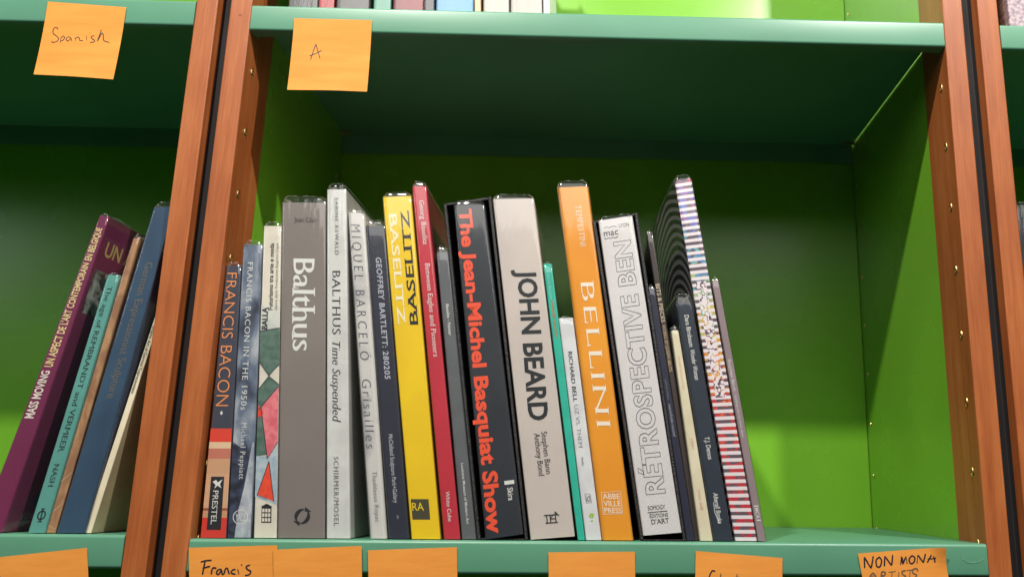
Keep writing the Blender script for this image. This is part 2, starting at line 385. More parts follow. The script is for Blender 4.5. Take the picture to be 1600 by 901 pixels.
# ------------------------------------------------------------------ books
class Book:
    def __init__(s, label, TL, TR, BR, BL, spine, cover=None, depth=.21, Y=.008, film=True, lift=.0065, zb=0, name='book', group=None, r=.0012, skew=0):
        s.skew = skew
        c = [at(p[0], p[1], Y) for p in (BL, BR, TR, TL)]
        for p in c[:2]: p.z = max(p.z, zb + .0008) if abs(p.z - zb) > .0035 else zb + .0008
        s.c, s.d, s.r, s.depth, s.zb = c, 0, r, depth, zb
        s.base = (c[0] + c[1]) / 2; s.base.z = zb
        s.root = thing(name, label, 'book', s.base, group)
        s.w = ((c[1] - c[0]).length + (c[2] - c[3]).length) / 2
        s.h = ((c[3] - c[0]).length + (c[2] - c[1]).length) / 2
        cover = cover or spine
        r_ = min(r, s.w * .3)
        # cover: rounded spine and two boards
        us = [(0, depth), (0, depth * .5), (0, .006), (0, r_)] + [(r_ * (1 - math.sin(a)) , r_ * (1 - math.cos(a))) for a in (math.pi / 2 * .66, math.pi / 2 * .33)] + [(r_, 0)]
        us = [(0, depth), (0, depth * .5), (0, r_)] + [(r_ - r_ * math.cos(a), r_ - r_ * math.sin(a)) for a in (.5, 1.0)] + [(r_, 0)]
        mid = [(s.w * k / 4, 0) for k in (1, 2, 3)]
        prof = us + mid + [(s.w - x, y) for x, y in us[::-1]]
        t = .0019 if s.w > .012 else .0005
        vs_ = [0, .25, .5, .75, 1]
        V, F, mi, uv = [], [], [], []
        np_ = len(prof)
        for v in vs_:
            for x, y in prof:
                V.append(s.M(x / s.w, v, y)); uv.append((x / s.w if y < .001 else (-y * 5 if x < s.w / 2 else 1 + y * 5), v))
        for k in range(4):
            for j in range(np_ - 1):
                F.append((k * np_ + j, k * np_ + j + 1, (k + 1) * np_ + j + 1, (k + 1) * np_ + j)); mi.append(0 if 2 <= j <= np_ - 4 else 1)
        # inner skin and rims
        inn = []
        for v in vs_:
            for x, y in prof:
                xx = min(max(x, t), s.w - t); yy = max(y, t if y < depth else depth)
                inn.append(s.M(xx / s.w, v, yy))
        o = len(V); V += inn; uv += [(0, 0)] * len(inn)
        for k in range(4):
            for j in range(np_ - 1): F.append((o + k * np_ + j, o + (k + 1) * np_ + j, o + (k + 1) * np_ + j + 1, o + k * np_ + j + 1)); mi.append(1)
        for k in (0, 4):
            for j in range(np_ - 1): F.append((k * np_ + j, o + k * np_ + j, o + k * np_ + j + 1, k * np_ + j + 1)[:: 1 if k == 4 else 1]); mi.append(1)
        for k in range(4):
            for j in (0, np_ - 1): F.append((k * np_ + j, (k + 1) * np_ + j, o + (k + 1) * np_ + j, o + k * np_ + j)); mi.append(1)
        s.cover = mesh('cover', V, F, [spine, cover], s.root, base=s.base, mi=mi, uv=uv)
        s.cover.parent = s.root
        # page block
        a, b = (t + .0001) / s.w, 1 - (t + .0001) / s.w
        ins = .003 if s.w > .012 else .0006
        v0, v1 = ins / s.h, 1 - ins / s.h
        pv = [s.M(u, v, y) for y in (t + .0002, depth - .003) for u, v in ((a, v0), (b, v0), (b, v1), (a, v1))]
        mesh('page_block', pv, [(0, 1, 2, 3), (7, 6, 5, 4), (0, 4, 5, 1), (1, 5, 6, 2), (2, 6, 7, 3), (3, 7, 4, 0)], M_PAGES, s.root, base=s.base)
        if film: s.film(lift, depth)
    def M(s, u, v, d=0):
        c = s.c
        p = (c[0] * (1 - u) + c[1] * u) * (1 - v) + (c[3] * (1 - u) + c[2] * u) * v
        return Vector((p.x - s.skew * max(0, d - .003), p.y + d, p.z))
    def v_of(s, py, u=.5):
        a, b = -.3, 1.3
        for _ in range(26):
            m = (a + b) / 2
            if py_of(s.M(u, m)) > py: a = m
            else: b = m
        return a
    def film(s, lift, depth):
        g, r = .0007, min(.0030, s.w * .3)
        x0, x1 = -g, s.w + g
        n = 9 if s.w > .012 else 5
        pr = [(x0, depth + .001)] + [(x0, depth * q) for q in (.7, .4, .18, .06)] + [(x0, r)] + [(x0 + r * (1 - math.cos(a)), -g + r * (1 - math.sin(a))) for a in (.3, .6, .9, 1.2)]
        full = pr + [(x0 + r + (x1 - x0 - 2 * r) * k / n, -g) for k in range(n + 1)] + [(x1 + x0 - x, y) for x, y in pr[::-1]]
        rnd = random.Random(int(s.base.x * 1e5) + 11)
        zs = [0, .003 / s.h, .009 / s.h, .07, .13, .25, .5, .75, .9, .965]
        top = [1, 1 + lift * .5 / s.h, 1 + lift / s.h, 1 + (lift + .0003) / s.h]
        zz = [.0005 / s.h] + zs[1:] + top
        V, F, mi = [], [], []
        jit = [rnd.uniform(-.5, .5) for _ in full]
        jt = [rnd.uniform(-.0012, .0008) for _ in full]
        m = len(full)
        for k, v in enumerate(zz):
            for j, (x, y) in enumerate(full):
                up = k >= len(zz) - 4; lo = k < 3
                dx = dy = 0; vv = v
                if up and k > len(zz) - 4:
                    q = (k - (len(zz) - 4)) / 2.5
                    dy = jit[j] * .0005 * q + .0016 * q; dx = (s.w / 2 - x) / s.w * .0042 * q + jit[(j * 7) % m] * .0002 * q
                    vv = v + (jt[j] * .45 - (.0016 if y < .004 and min(x - x0, x1 - x) < .002 else 0)) * q / s.h
                    # rear part of the sleeve slopes a little
                if lo and k > 0: dy = -abs(jit[(j * 5 + k) % m]) * .00022 if y < .004 else 0
                elif not up and y < .004: dy = -abs(jit[(j * 3 + k * 5) % m]) * .00018
                V.append(s.M((x + dx) / s.w, vv, y + dy))
        for k in range(len(zz) - 1):
            for j in range(m - 1):
                F.append((k * m + j, k * m + j + 1, (k + 1) * m + j + 1, (k + 1) * m + j)); mi.append(1 if k == len(zz) - 2 else 0)
        o = mesh('plastic_sleeve', V, F, [M_FILM, M_FEDGE], s.root, base=s.base, mi=mi, smooth=True)
    def _put(s, name, pts, fs, mat, label=None):
        o = mesh(name, pts, fs, mat, s.root, base=s.base)
        if label: o['label'] = label
        return o
    def text(s, body, ya, yb, u0, u1, mat, name='title_lettering', bold=0, serif=False, thin=0, shear=0, space=1, outline=0, du=0, off=.00022):
        V, F = glyphs(body, bold, serif, thin, shear, space, outline)
        xa, xb = min(v[0] for v in V), max(v[0] for v in V)
        va, vb = s.v_of(ya), s.v_of(yb); P = []
        for x, y, z in V:
            t = (x - xa) / (xb - xa); u = u0 + (u1 - u0) * y / .73 + du * (t - .5)
            P.append(s.M(u, va + (vb - va) * t, -off - z * .00004))
        return s._put(name, P, F, mat)
    def htext(s, body, ua, ub, y0, y1, mat, name='small_lettering', off=.00025, **k):
        "upright text: baseline at pixel row y0, cap height at y1"
        V, F = glyphs(body, **k)
        xa, xb = min(v[0] for v in V), max(v[0] for v in V); va, vb = s.v_of(y0), s.v_of(y1)
        return s._put(name, [s.M(ua + (ub - ua) * (x - xa) / (xb - xa), va + (vb - va) * y / .73, -off - z * .00004) for x, y, z in V], F, mat)
    def panel(s, u0, u1, y0, y1, mat, name='printed_panel', off=.0001):
        va, vb = s.v_of(y1), s.v_of(y0)
        return s._put(name, [s.M(u, v, -off) for u, v in ((u0, va), (u1, va), (u1, vb), (u0, vb))], [(0, 1, 2, 3)], mat)
    def poly(s, pts, mat, name='printed_shape', off=.00015):
        P = [s.M(u, s.v_of(y), -off) for u, y in pts]
        return s._put(name, P, [tuple(range(len(P)))], mat)
    def line(s, pts, wd, mat, name='printed_line', off=.00025, closed=False):
        P = [s.M(u, s.v_of(y), -off) for u, y in pts]
        return ribbon(name, P, wd, mat, s.root, s.base, closed)
    def side(s, pts, mat, name, off=.00018):
        "on the right-hand board: points as (depth in metres, pixel row at the spine)"
        P = [s.M(1, s.v_of(y, 1), d) + Vector((off, 0, 0)) for d, y in pts]
        return s._put(name, P, [tuple(range(len(P)))], mat)
    def sidetext(s, body, d0, d1, y0, y1, mat, name, **k):
        V, F = glyphs(body, **k); xa, xb = min(v[0] for v in V), max(v[0] for v in V); va, vb = s.v_of(y0, 1), s.v_of(y1, 1)
        return s._put(name, [s.M(1, va + (vb - va) * y / .73, d0 + (d1 - d0) * (x - xa) / (xb - xa)) + Vector((.0003, 0, 0)) for x, y, z in V], F, mat)

def ribbon(name, P, wd, mat, parent, base, closed=False, nrm=Vector((0, -1, 0)), taper=False):
    n = len(P); V, F = [], []
    for i in range(n):
        a = P[(i - 1) % n] if (i or closed) else P[i]; b = P[(i + 1) % n] if (i < n - 1 or closed) else P[i]
        d = (b - a); d = d.normalized() if d.length else Vector((0, 0, 1))
        q = d.cross(nrm).normalized() * wd / 2
        if taper and (i == 0 or i == n - 1): q *= .55
        V += [P[i] + q, P[i] - q]
    for i in range(n if closed else n - 1):
        j = (i + 1) % n; F.append((2 * i, 2 * j, 2 * j + 1, 2 * i + 1))
    return mesh(name, V, F, mat, parent, base=base)
def circle(u, y, ru, ry, n=20, a0=0, a1=360): return [(u + ru * math.cos(math.radians(a0 + (a1 - a0) * k / n)), y + ry * math.sin(math.radians(a0 + (a1 - a0) * k / n))) for k in range(n + (0 if a1 - a0 == 360 else 1))]

WHITE, BLACK = ink(225, 226, 222), ink(22, 24, 30)
GROW = 'wrapped art books standing in the row on the lower middle shelf'

# 1 dark slate spine, orange lettering
b = Book('short paperback against the left post, slate spine with orange lettering and red bands', (353, 415), (377, 415), (353, 840), (313, 840), card('slate_card', srgb(62, 66, 82)), Y=.009, depth=.20, group=GROW, lift=.003)
for y0, y1, c in ((669, 690, (222, 66, 48)), (690, 700, (226, 196, 160)), (700, 716, (196, 120, 98)), (716, 740, (206, 160, 122)), (740, 793, (214, 168, 132)), (793, 797, (150, 80, 60)), (797, 808, (204, 150, 112)), (808, 839.2, (214, 54, 42))):
    b.panel(.01, .99, y0, y1, ink(*c), 'printed_band')
b.panel(.22, .78, 744, 827, ink(34, 32, 36), 'imprint_panel', .00018)
b.text('FRANCIS BACON', 426, 634, .14, .80, ink(240, 150, 84), bold=-.012, du=.0)
b.text('PRESTEL', 765, 818, .36, .60, WHITE, 'publisher_lettering', serif=True, thin=.008, off=.0003)
b.poly([(.30, 752), (.45, 749), (.52, 753), (.72, 748), (.62, 756), (.70, 762), (.52, 758), (.40, 763), (.44, 757)], WHITE, 'publisher_mark', .0003)
b.poly([(.45, 641), (.52, 645), (.45, 648), (.38, 645)], WHITE, 'printed_dot')
# 2 marbled blue
m2 = card('marbled_blue', srgb(50, 58, 76), srgb(188, 194, 200), 42, .4, (1, 1, .5), 8, .36, .68, mids=[(.5, srgb(104, 118, 138))])
b = Book('slim book with a marbled slate blue and grey spine and white serif lettering', (380, 382), (410, 382), (392, 840), (355, 840), m2, Y=.009, depth=.20, group=GROW, lift=.004)
b.poly([(.02, 839), (.02, 690), (.45, 700), (.8, 715), (.62, 760), (.42, 795), (.3, 839)], card('ink_blue', srgb(30, 34, 50), srgb(62, 72, 98), 90), 'printed_shape', .00008)
b.poly([(.3, 839), (.42, 795), (.62, 760), (.9, 690), (.98, 690), (.98, 839)], card('pale_blue_grey', srgb(150, 160, 172), srgb(196, 200, 206), 90), 'printed_shape', .00009)
b.text('FRANCIS BACON IN THE 1950s', 409, 640, .30, .58, WHITE, serif=True, thin=.012, space=1.15)
b.text('Michael Peppiatt', 660, 748, .38, .62, WHITE, 'author_lettering', serif=True, thin=.012, space=1.2)
b.line(circle(.52, 807, .31, 11), .0006, WHITE, 'publisher_mark', closed=True)
b.htext('YALE', .30, .74, 813, 801, WHITE, 'publisher_lettering', serif=True)
# 3 cream with coloured shapes
cream = card('cream_card', srgb(226, 220, 204))
b = Book('slim cream book with black lettering above a patchwork of green, pink and red shapes', (412, 353), (440, 353), (432, 840), (396, 840), cream, Y=.009, depth=.21, group=GROW, lift=.004)
G = card('brushed_green', srgb(70, 102, 88), srgb(98, 124, 112), 120); PK = card('brushed_pink', srgb(214, 98, 112), srgb(232, 134, 142), 120)
BL_ = card('brushed_grey_blue', srgb(156, 178, 192), srgb(186, 198, 204), 120); RD = card('brushed_red', srgb(226, 64, 40), srgb(236, 84, 52), 120)
LB = card('pale_wash', srgb(196, 202, 196), srgb(222, 222, 210), 90)
b.panel(.01, .99, 476, 520, LB, 'printed_shape', .00006)
b.poly([(.01, 517), (.99, 512), (.99, 570), (.5, 586), (.01, 565)], G)
b.poly([(.01, 608), (.5, 588), (.99, 600), (.99, 612), (.2, 638), (.01, 640)], G, off=.00012)
b.poly([(.01, 640), (.3, 650), (.52, 710), (.01, 712)], G, off=.00013)
b.poly([(.02, 650), (.04, 632), (.30, 645), (.1, 652)], RD, off=.0002)
b.poly([(.16, 636), (.98, 603), (.98, 690), (.62, 712), (.5, 716)], PK, off=.00017)
b.poly([(.01, 712), (.5, 712), (.98, 690), (.98, 788), (.01, 776)], BL_, off=.00009)
b.poly([(.60, 722), (.86, 782), (.10, 772)], RD, off=.0002)
DKL = ink(44, 46, 54)
for pl in ([(.01, 565), (.5, 587), (.99, 568)], [(.01, 608), (.5, 587), (.99, 600)], [(.05, 640), (.98, 603)], [(.16, 636), (.52, 716), (.98, 690)], [(.6, 720), (.10, 773), (.86, 783), (.6, 720)], [(.01, 517), (.99, 512)]):
    b.line(pl, .0007, DKL, off=.00028)
b.text('Futurismo tra arte e moda', 484, 380, .60, .36, BLACK, bold=.014)
b.text('Opere della Fondazione Biagiotti Cigna', 484, 380, .84, .70, ink(60, 60, 66), 'subtitle_lettering', space=1.3)
b.text('BALLA', 514, 480, .36, .06, BLACK, 'name_lettering', bold=.014, off=.0004)
b.panel(.32, .76, 790, 816, ink(28, 28, 34), 'window_emblem')
b.poly([(.28, 791), (.54, 786), (.80, 791)], ink(28, 28, 34), 'window_emblem', .0002)
for i in range(3):
    for j in range(3): b.panel(.355 + i * .13, .455 + i * .13, 794 + j * 7.3, 799.5 + j * 7.3, cream, 'window_emblem_pane', .0003)
# 4 brown grey
b = Book('thick taupe book with large white lower-case serif title', (441, 316), (509, 317), (507, 841), (434, 841), card('taupe_card', srgb(132, 124, 119), srgb(124, 116, 111), 8, .5), Y=.008, depth=.23, group=GROW)
b.text('Balthus', 404, 548, .27, .79, WHITE, bold=.016, serif=3, thin=.028)
b.htext('Jean Clair', .28, .80, 347, 339, ink(50, 46, 46), 'author_lettering', serif=True, thin=.01)
for sx in (1, -1):
    b.poly([(.52 + sx * (.17 * math.cos(math.radians(a))), 806 + sx * 12 * math.sin(math.radians(a))) for a in range(-60, 120, 15)] +
           [(.52 + sx * ((.17 - .085 * math.sin(math.radians((a + 60) ))) * math.cos(math.radians(a))), 806 + sx * (12 - 6 * math.sin(math.radians(a + 60))) * math.sin(math.radians(a))) for a in range(105, -75, -15)], ink(34, 34, 38), 'publisher_mark')
    b.poly([(.52 + sx * .06, 806 - sx * 15), (.52 + sx * .20, 806 - sx * 7), (.52 + sx * .05, 806 - sx * 8)], ink(34, 34, 38), 'publisher_mark', .0002)
# 5 tall white
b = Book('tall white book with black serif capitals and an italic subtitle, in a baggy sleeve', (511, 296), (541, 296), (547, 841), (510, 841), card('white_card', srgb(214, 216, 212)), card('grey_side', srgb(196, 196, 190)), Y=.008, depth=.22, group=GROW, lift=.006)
b.text('SABINE REWALD', 309, 398, .40, .60, ink(44, 46, 52), 'author_lettering', serif=True, thin=.014, space=1.25)
b.text('BALTHUS', 422, 522, .27, .68, ink(36, 38, 44), serif=True, thin=.018, space=1.1)
b.text('Time Suspended', 533, 660, .27, .66, ink(36, 38, 44), 'subtitle_lettering', serif=True, thin=.016, shear=.22)
b.text('SCHIRMER/MOSEL', 713, 821, .32, .54, ink(60, 62, 66), 'publisher_lettering', serif=True, thin=.014, space=1.2)
# 6 marbled grey
m6 = card('marbled_grey', srgb(206, 204, 200), srgb(128, 128, 134), 34, .5, (1, 1, .6), 7, .52, .74, mids=[(.6, srgb(182, 180, 180))])
b = Book('pale grey mottled book with widely spaced thin grey capitals', (543, 332), (569, 333), (604, 841), (578, 841), m6, Y=.008, depth=.22, group=GROW, r=.003, lift=.004)
b.text('MIQUEL BARCELÓ', 351, 562, .16, .74, ink(96, 98, 108), bold=-.012, space=1.5)
b.text('Grisailles', 592, 700, .16, .74, ink(96, 98, 108), 'subtitle_lettering', bold=-.012, space=1.25)
b.text('Thaddaeus Ropac', 736, 815, .40, .70, ink(112, 114, 122), 'publisher_lettering', bold=-.006, space=1.1)
# 7 navy
b = Book('navy book with raised silver capitals ending in a number', (571, 353), (602, 354), (640, 841), (608, 841), card('navy_card', srgb(40, 44, 60)), Y=.009, depth=.22, group=GROW, r=.002, lift=.006)
b.text('GEOFFREY BARTLETT: 280205', 402, 592, .40, .68, ink(178, 182, 196), bold=.022, space=1.1)
b.text('McClelland Sculpture Park+Gallery', 678, 785, .36, .58, ink(190, 192, 200), 'publisher_lettering', bold=.004)
b.poly([(.50, 803), (.56, 807), (.50, 811), (.45, 806)], ink(120, 124, 136), 'publisher_mark')
# 8 yellow
b = Book('thick bright yellow book with mirrored white and black slab capitals', (598, 308), (642, 306), (688, 839), (643, 841), card('yellow_card', srgb(240, 204, 10), srgb(232, 194, 8), 10), Y=.007, depth=.23, group=GROW, lift=.0045)
b.text('BASELITZ', 334, 506, .17, .45, ink(240, 232, 196), bold=.012, serif=2)
b.text('BASELITZ', 507, 330, .87, .57, BLACK, 'second_title_lettering', bold=.012, serif=2)
b.panel(.09, .71, 779, 811, ink(70, 66, 44), 'imprint_panel')
b.htext('RA', .12, .52, 797, 784, ink(238, 210, 30), 'publisher_lettering')
# 9 red
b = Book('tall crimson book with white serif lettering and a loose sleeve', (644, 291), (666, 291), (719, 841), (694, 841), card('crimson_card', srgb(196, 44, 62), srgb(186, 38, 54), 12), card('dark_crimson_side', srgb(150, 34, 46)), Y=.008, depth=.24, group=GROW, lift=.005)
b.text('Georg Baselitz', 313, 382, .40, .76, WHITE, 'author_lettering', serif=True, thin=.01)
b.text('Between Eagles and Pioneers', 411, 557, .40, .76, WHITE, serif=True, thin=.01)
b.text('White Cube', 767, 814, .36, .62, WHITE, 'publisher_lettering')
# 10 grey
b = Book('slim mid-grey book with tiny white lettering beside the crimson one', (682, 394), (701, 394), (745, 841), (722, 841), card('grey_card', srgb(98, 102, 106)), Y=.008, depth=.21, group=GROW, lift=.006)
b.text('Baselitz - Painter', 475, 524, .38, .62, WHITE, bold=.01)
b.text('Louisiana Museum of Modern Art', 723, 818, .40, .60, WHITE, 'publisher_lettering', bold=.006)

# slipcases
def grain_black():
    m, nt, P, N, L = nm('black_grained_board'); P.inputs['Base Color'].default_value = (.014, .014, .015, 1); P.inputs['Roughness'].default_value = .5
    tc = N.new('ShaderNodeTexCoord'); vo = N.new('ShaderNodeTexVoronoi'); vo.inputs['Scale'].default_value = 900
    bu = N.new('ShaderNodeBump'); bu.inputs['Strength'].default_value = .9; bu.inputs['Distance'].default_value = .0006
    L.new(tc.outputs['Object'], vo.inputs['Vector']); L.new(vo.outputs['Distance'], bu.inputs['Height']); L.new(bu.outputs[0], P.inputs['Normal'])
    return m
M_SLIP = grain_black()
def slipcase(label, TL, TR, BR, BL, Y, depth=.235, t=.0026):
    c = [at(*p, Y) for p in (BL, BR, TR, TL)]
    for p in c[:2]: p.z = max(p.z, .0006) if p.z > .0035 else .0006
    base = (c[0] + c[1]) / 2; base.z = 0
    root = thing('slipcase', label, 'slipcase', base, 'black slipcases around books')
    w, h = (c[1] - c[0]).length, (c[3] - c[0]).length
    def M(x, z, d):
        u, v = x / w, z / h
        p = (c[0] * (1 - u) + c[1] * u) * (1 - v) + (c[3] * (1 - u) + c[2] * u) * v
        return Vector((p.x, p.y + d, p.z))
    def slab(name, x0, x1, z0, z1, d0, d1):
        e = .0005; V = []
        for d, q in ((d0, e), (d0 + e, 0), (d1, 0)):
            V += [M(x0 + q, z0 + q, d), M(x1 - q, z0 + q, d), M(x1 - q, z1 - q, d), M(x0 + q, z1 - q, d)]
        F = [(0, 1, 2, 3), (11, 10, 9, 8)]
        for r in (0, 4):
            for k in range(4): F.append((r + k, r + 4 + k, r + 4 + (k + 1) % 4, r + (k + 1) % 4))
        mesh(name, V, F, M_SLIP, root, base=base)
    slab('side_board', 0, t, 0, h, 0, depth); slab('side_board', w - t, w, 0, h, 0, depth)
    slab('top_board', t, w - t, h - t, h, .0002, depth); slab('bottom_board', t, w - t, 0, t * .35, .0002, depth)
    slab('back_board', t, w - t, t * .35, h - t, depth - t, depth)
slipcase('black slipcase around the book with the big orange-red title', (693, 318), (767, 307), (825, 841), (746, 841), .006)
b = Book('black book in the left slipcase, huge orange-red title running down its spine', (709, 321), (757, 320), (817, 834), (759, 839), card('black_blue_card', srgb(36, 42, 50), srgb(44, 50, 58), 14), Y=.0045, depth=.225, group=GROW, lift=.0045)
b.text('The Jean-Michel Basquiat Show', 326, 831, .12, .53, ink(240, 84, 48), bold=.036, space=1.0, du=-.08)
b.panel(.66, .93, 752, 758, WHITE, 'printed_bar'); b.text('Skira', 763, 783, .72, .88, WHITE, 'publisher_lettering', bold=.01)
# 12
b = Book('thick pale putty book with bold black capitals running down', (770, 311), (834, 310), (898, 837), (829, 841), card('putty_card', srgb(206, 196, 188), srgb(196, 186, 180), 6), Y=.0065, depth=.23, group=GROW, lift=.0045)
b.text('JOHN BEARD', 421, 656, .34, .80, ink(30, 36, 40), bold=.028, du=-.12)
b.text('Stephen Bann', 674, 740, .52, .66, ink(46, 46, 50), 'author_lettering'); b.text('Anthony Bond', 676, 742, .35, .49, ink(46, 46, 50), 'second_author_lettering')
LG = ink(30, 36, 40)
for pl in ([(.36, 804), (.66, 804)], [(.38, 816), (.66, 816)], [(.42, 804), (.42, 816)], [(.50, 804), (.50, 816)], [(.62, 816), (.62, 800), (.52, 808)], [(.50, 810), (.62, 810)], [(.62, 799), (.70, 806)]):
    b.line(pl, .0009, LG, 'publisher_mark')
# 13 teal
b = Book('thin turquoise booklet between the putty book and the small white one', (849, 412), (862, 412), (914, 842), (903, 842), card('turquoise_card', srgb(40, 186, 160)), Y=.008, depth=.2, group=GROW, film=True, r=.0008, lift=.0015)
b.text('Clarice Beckett', 424, 468, .30, .62, ink(150, 220, 206), 'author_lettering'); b.text('Politically incorrect', 470, 527, .36, .74, ink(214, 128, 80), bold=.01)
# 14
b = Book('short slim white book with black and grey sans lettering', (873, 497), (895, 496), (940, 842), (915.5, 842), card('white_card_cool', srgb(222, 224, 226)), Y=.0075, depth=.2, group=GROW, lift=.0012)
b.text('RICHARD BELL', 549, 627, .34, .62, ink(30, 32, 38), 'author_lettering', bold=.008, du=-.06); b.text('UZ VS. THEM', 632, 698, .30, .58, ink(120, 126, 134), bold=-.012, du=-.04)
b.text('Reilly', 714, 727, .36, .50, ink(130, 134, 140), 'small_lettering')
b.line([(.30, 771), (.62, 771), (.66, 785), (.34, 785)], .0004, ink(40, 42, 48), 'publisher_mark', closed=True); b.htext('ACE', .36, .60, 783, 774, ink(40, 42, 48), 'publisher_lettering')
b.htext('g', .36, .72, 811, 796, ink(150, 200, 50), 'publisher_lettering', bold=.02)
# 15 orange
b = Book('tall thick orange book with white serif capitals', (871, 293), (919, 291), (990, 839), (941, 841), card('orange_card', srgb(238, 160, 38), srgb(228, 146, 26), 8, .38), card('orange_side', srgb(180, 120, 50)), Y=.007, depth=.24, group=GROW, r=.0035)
b.text('BELLINI', 438, 668, .32, .78, ink(240, 232, 214), serif=True, thin=.026, space=1.12, du=-.04)
b.text('TEMPESTINI', 321, 385, .50, .70, ink(240, 226, 196), 'author_lettering', serif=True, thin=.014, space=1.1)
IV = ink(242, 234, 214)
b.line([(.16, 769), (.78, 767), (.76, 802), (.14, 803)], .0005, IV, 'publisher_frame', closed=True)
for i, (tx, y) in enumerate((('ABBE', 779), ('VILLE', 790), ('PRESS', 801))): b.htext(tx, .19, .74, y, y - 9, IV, 'publisher_lettering', bold=.004)
# 16 slipcase + white
slipcase('black slipcase around the white book with outlined lettering', (926, 345), (996, 332), (1072, 841), (1001, 841), .007)
b = Book('white book in the right slipcase, outlined hollow capitals running up its spine', (935, 345), (988, 337), (1065, 831), (1005, 836), card('white_card_warm', srgb(218, 216, 216), srgb(212, 208, 208), 6), Y=.0055, depth=.225, group=GROW, lift=.003)
b.text('RÉTROSPECTIVE BEN', 771, 377, .77, .27, ink(70, 72, 80), outline=.011, bold=.03, space=1.08, du=.10)
b.htext('mac', .10, .52, 366, 356, ink(60, 62, 66), 'emblem_lettering'); b.line([(.10, 369), (.16, 371), (.22, 369), (.28, 371), (.34, 369), (.42, 371), (.50, 369)], .0005, ink(60, 62, 66), 'emblem_line')
b.line([(.12, 354), (.2, 352), (.28, 354), (.40, 352), (.5, 354)], .0004, ink(60, 62, 66), 'emblem_line')
b.htext('LYON', .57, .86, 356, 350, ink(80, 82, 86), 'emblem_lettering')
b.htext('SOMOGY', .22, .68, 795, 788, ink(50, 50, 54), 'publisher_lettering', serif=True, thin=.008); b.panel(.20, .72, 798, 799.2, ink(50, 50, 54), 'printed_line', .0002)
b.htext('ÉDITIONS', .24, .72, 807, 801, ink(50, 50, 54), 'publisher_lettering', serif=True); b.htext("D'ART", .26, .72, 817, 809, ink(50, 50, 54), 'publisher_lettering', serif=True)
# 17,18
b = Book('thin navy book right of the white slipcased one, faint upward lettering', (1013, 451), (1023, 451), (1085, 842), (1073, 842), card('deep_navy_card', srgb(34, 38, 62)), Y=.009, depth=.2, group=GROW, r=.0008, lift=.004)
b.text('JASON BENJAMIN', 682, 631, .62, .30, ink(170, 172, 182), serif=True); b.text('WHAT IS LEFT', 624, 592, .60, .34, ink(130, 134, 150), 'subtitle_lettering')
b = Book('thin dark brown book with cream capitals behind the navy ones', (1011, 364), (1019, 363), (1093, 842), (1086, 842), card('dark_brown_card', srgb(64, 52, 50)), card('near_black_side', srgb(26, 24, 26)), Y=.012, depth=.21, group=GROW, r=.0006, lift=.003)
b.text('BITS & PIECES', 443, 503, .10, .90, ink(224, 208, 176), serif=True, thin=.006); b.text('WORKS BY JOSEPH BEUYS', 507, 580, .12, .80, ink(206, 178, 140), 'subtitle_lettering', serif=True)
# 19
b = Book('short cream book in a thick frosty sleeve with faint pink lettering', (1049, 516), (1060, 516), (1114, 842), (1094, 842), card('ivory_card', srgb(226, 218, 190), srgb(214, 204, 172), 20), Y=.008, depth=.16, skew=.03, group=GROW, lift=.0045)
PKI = ink(222, 170, 150)
b.text('edizioni', 556, 606, .38, .68, PKI); b.text('1991', 685, 700, .40, .66, PKI, 'date_lettering'); b.text('max bill', 765, 795, .38, .66, PKI, 'author_lettering')
# 20
b = Book('dark blue-black book in front of the striped one, white serif lettering', (1056, 474), (1081, 472), (1145, 842), (1116, 842), card('ink_navy_card', srgb(38, 50, 64)), Y=.008, depth=.2, skew=.06, group=GROW, r=.002, lift=.0085)
b.text('Dara Birnbaum', 492, 542, .40, .68, WHITE, 'author_lettering', serif=True, bold=.008); b.text('Wonder Woman', 546, 593, .40, .68, WHITE, serif=True, bold=.008, shear=.2)
b.text('T.J. Demos', 682, 717, .40, .68, WHITE, 'second_author_lettering', serif=True, bold=.008); b.text('Afterall Books', 769, 817, .36, .62, WHITE, 'publisher_lettering', serif=True, bold=.008)
b.line([(.30, 784), (.28, 800), (.44, 817)], .0005, WHITE)
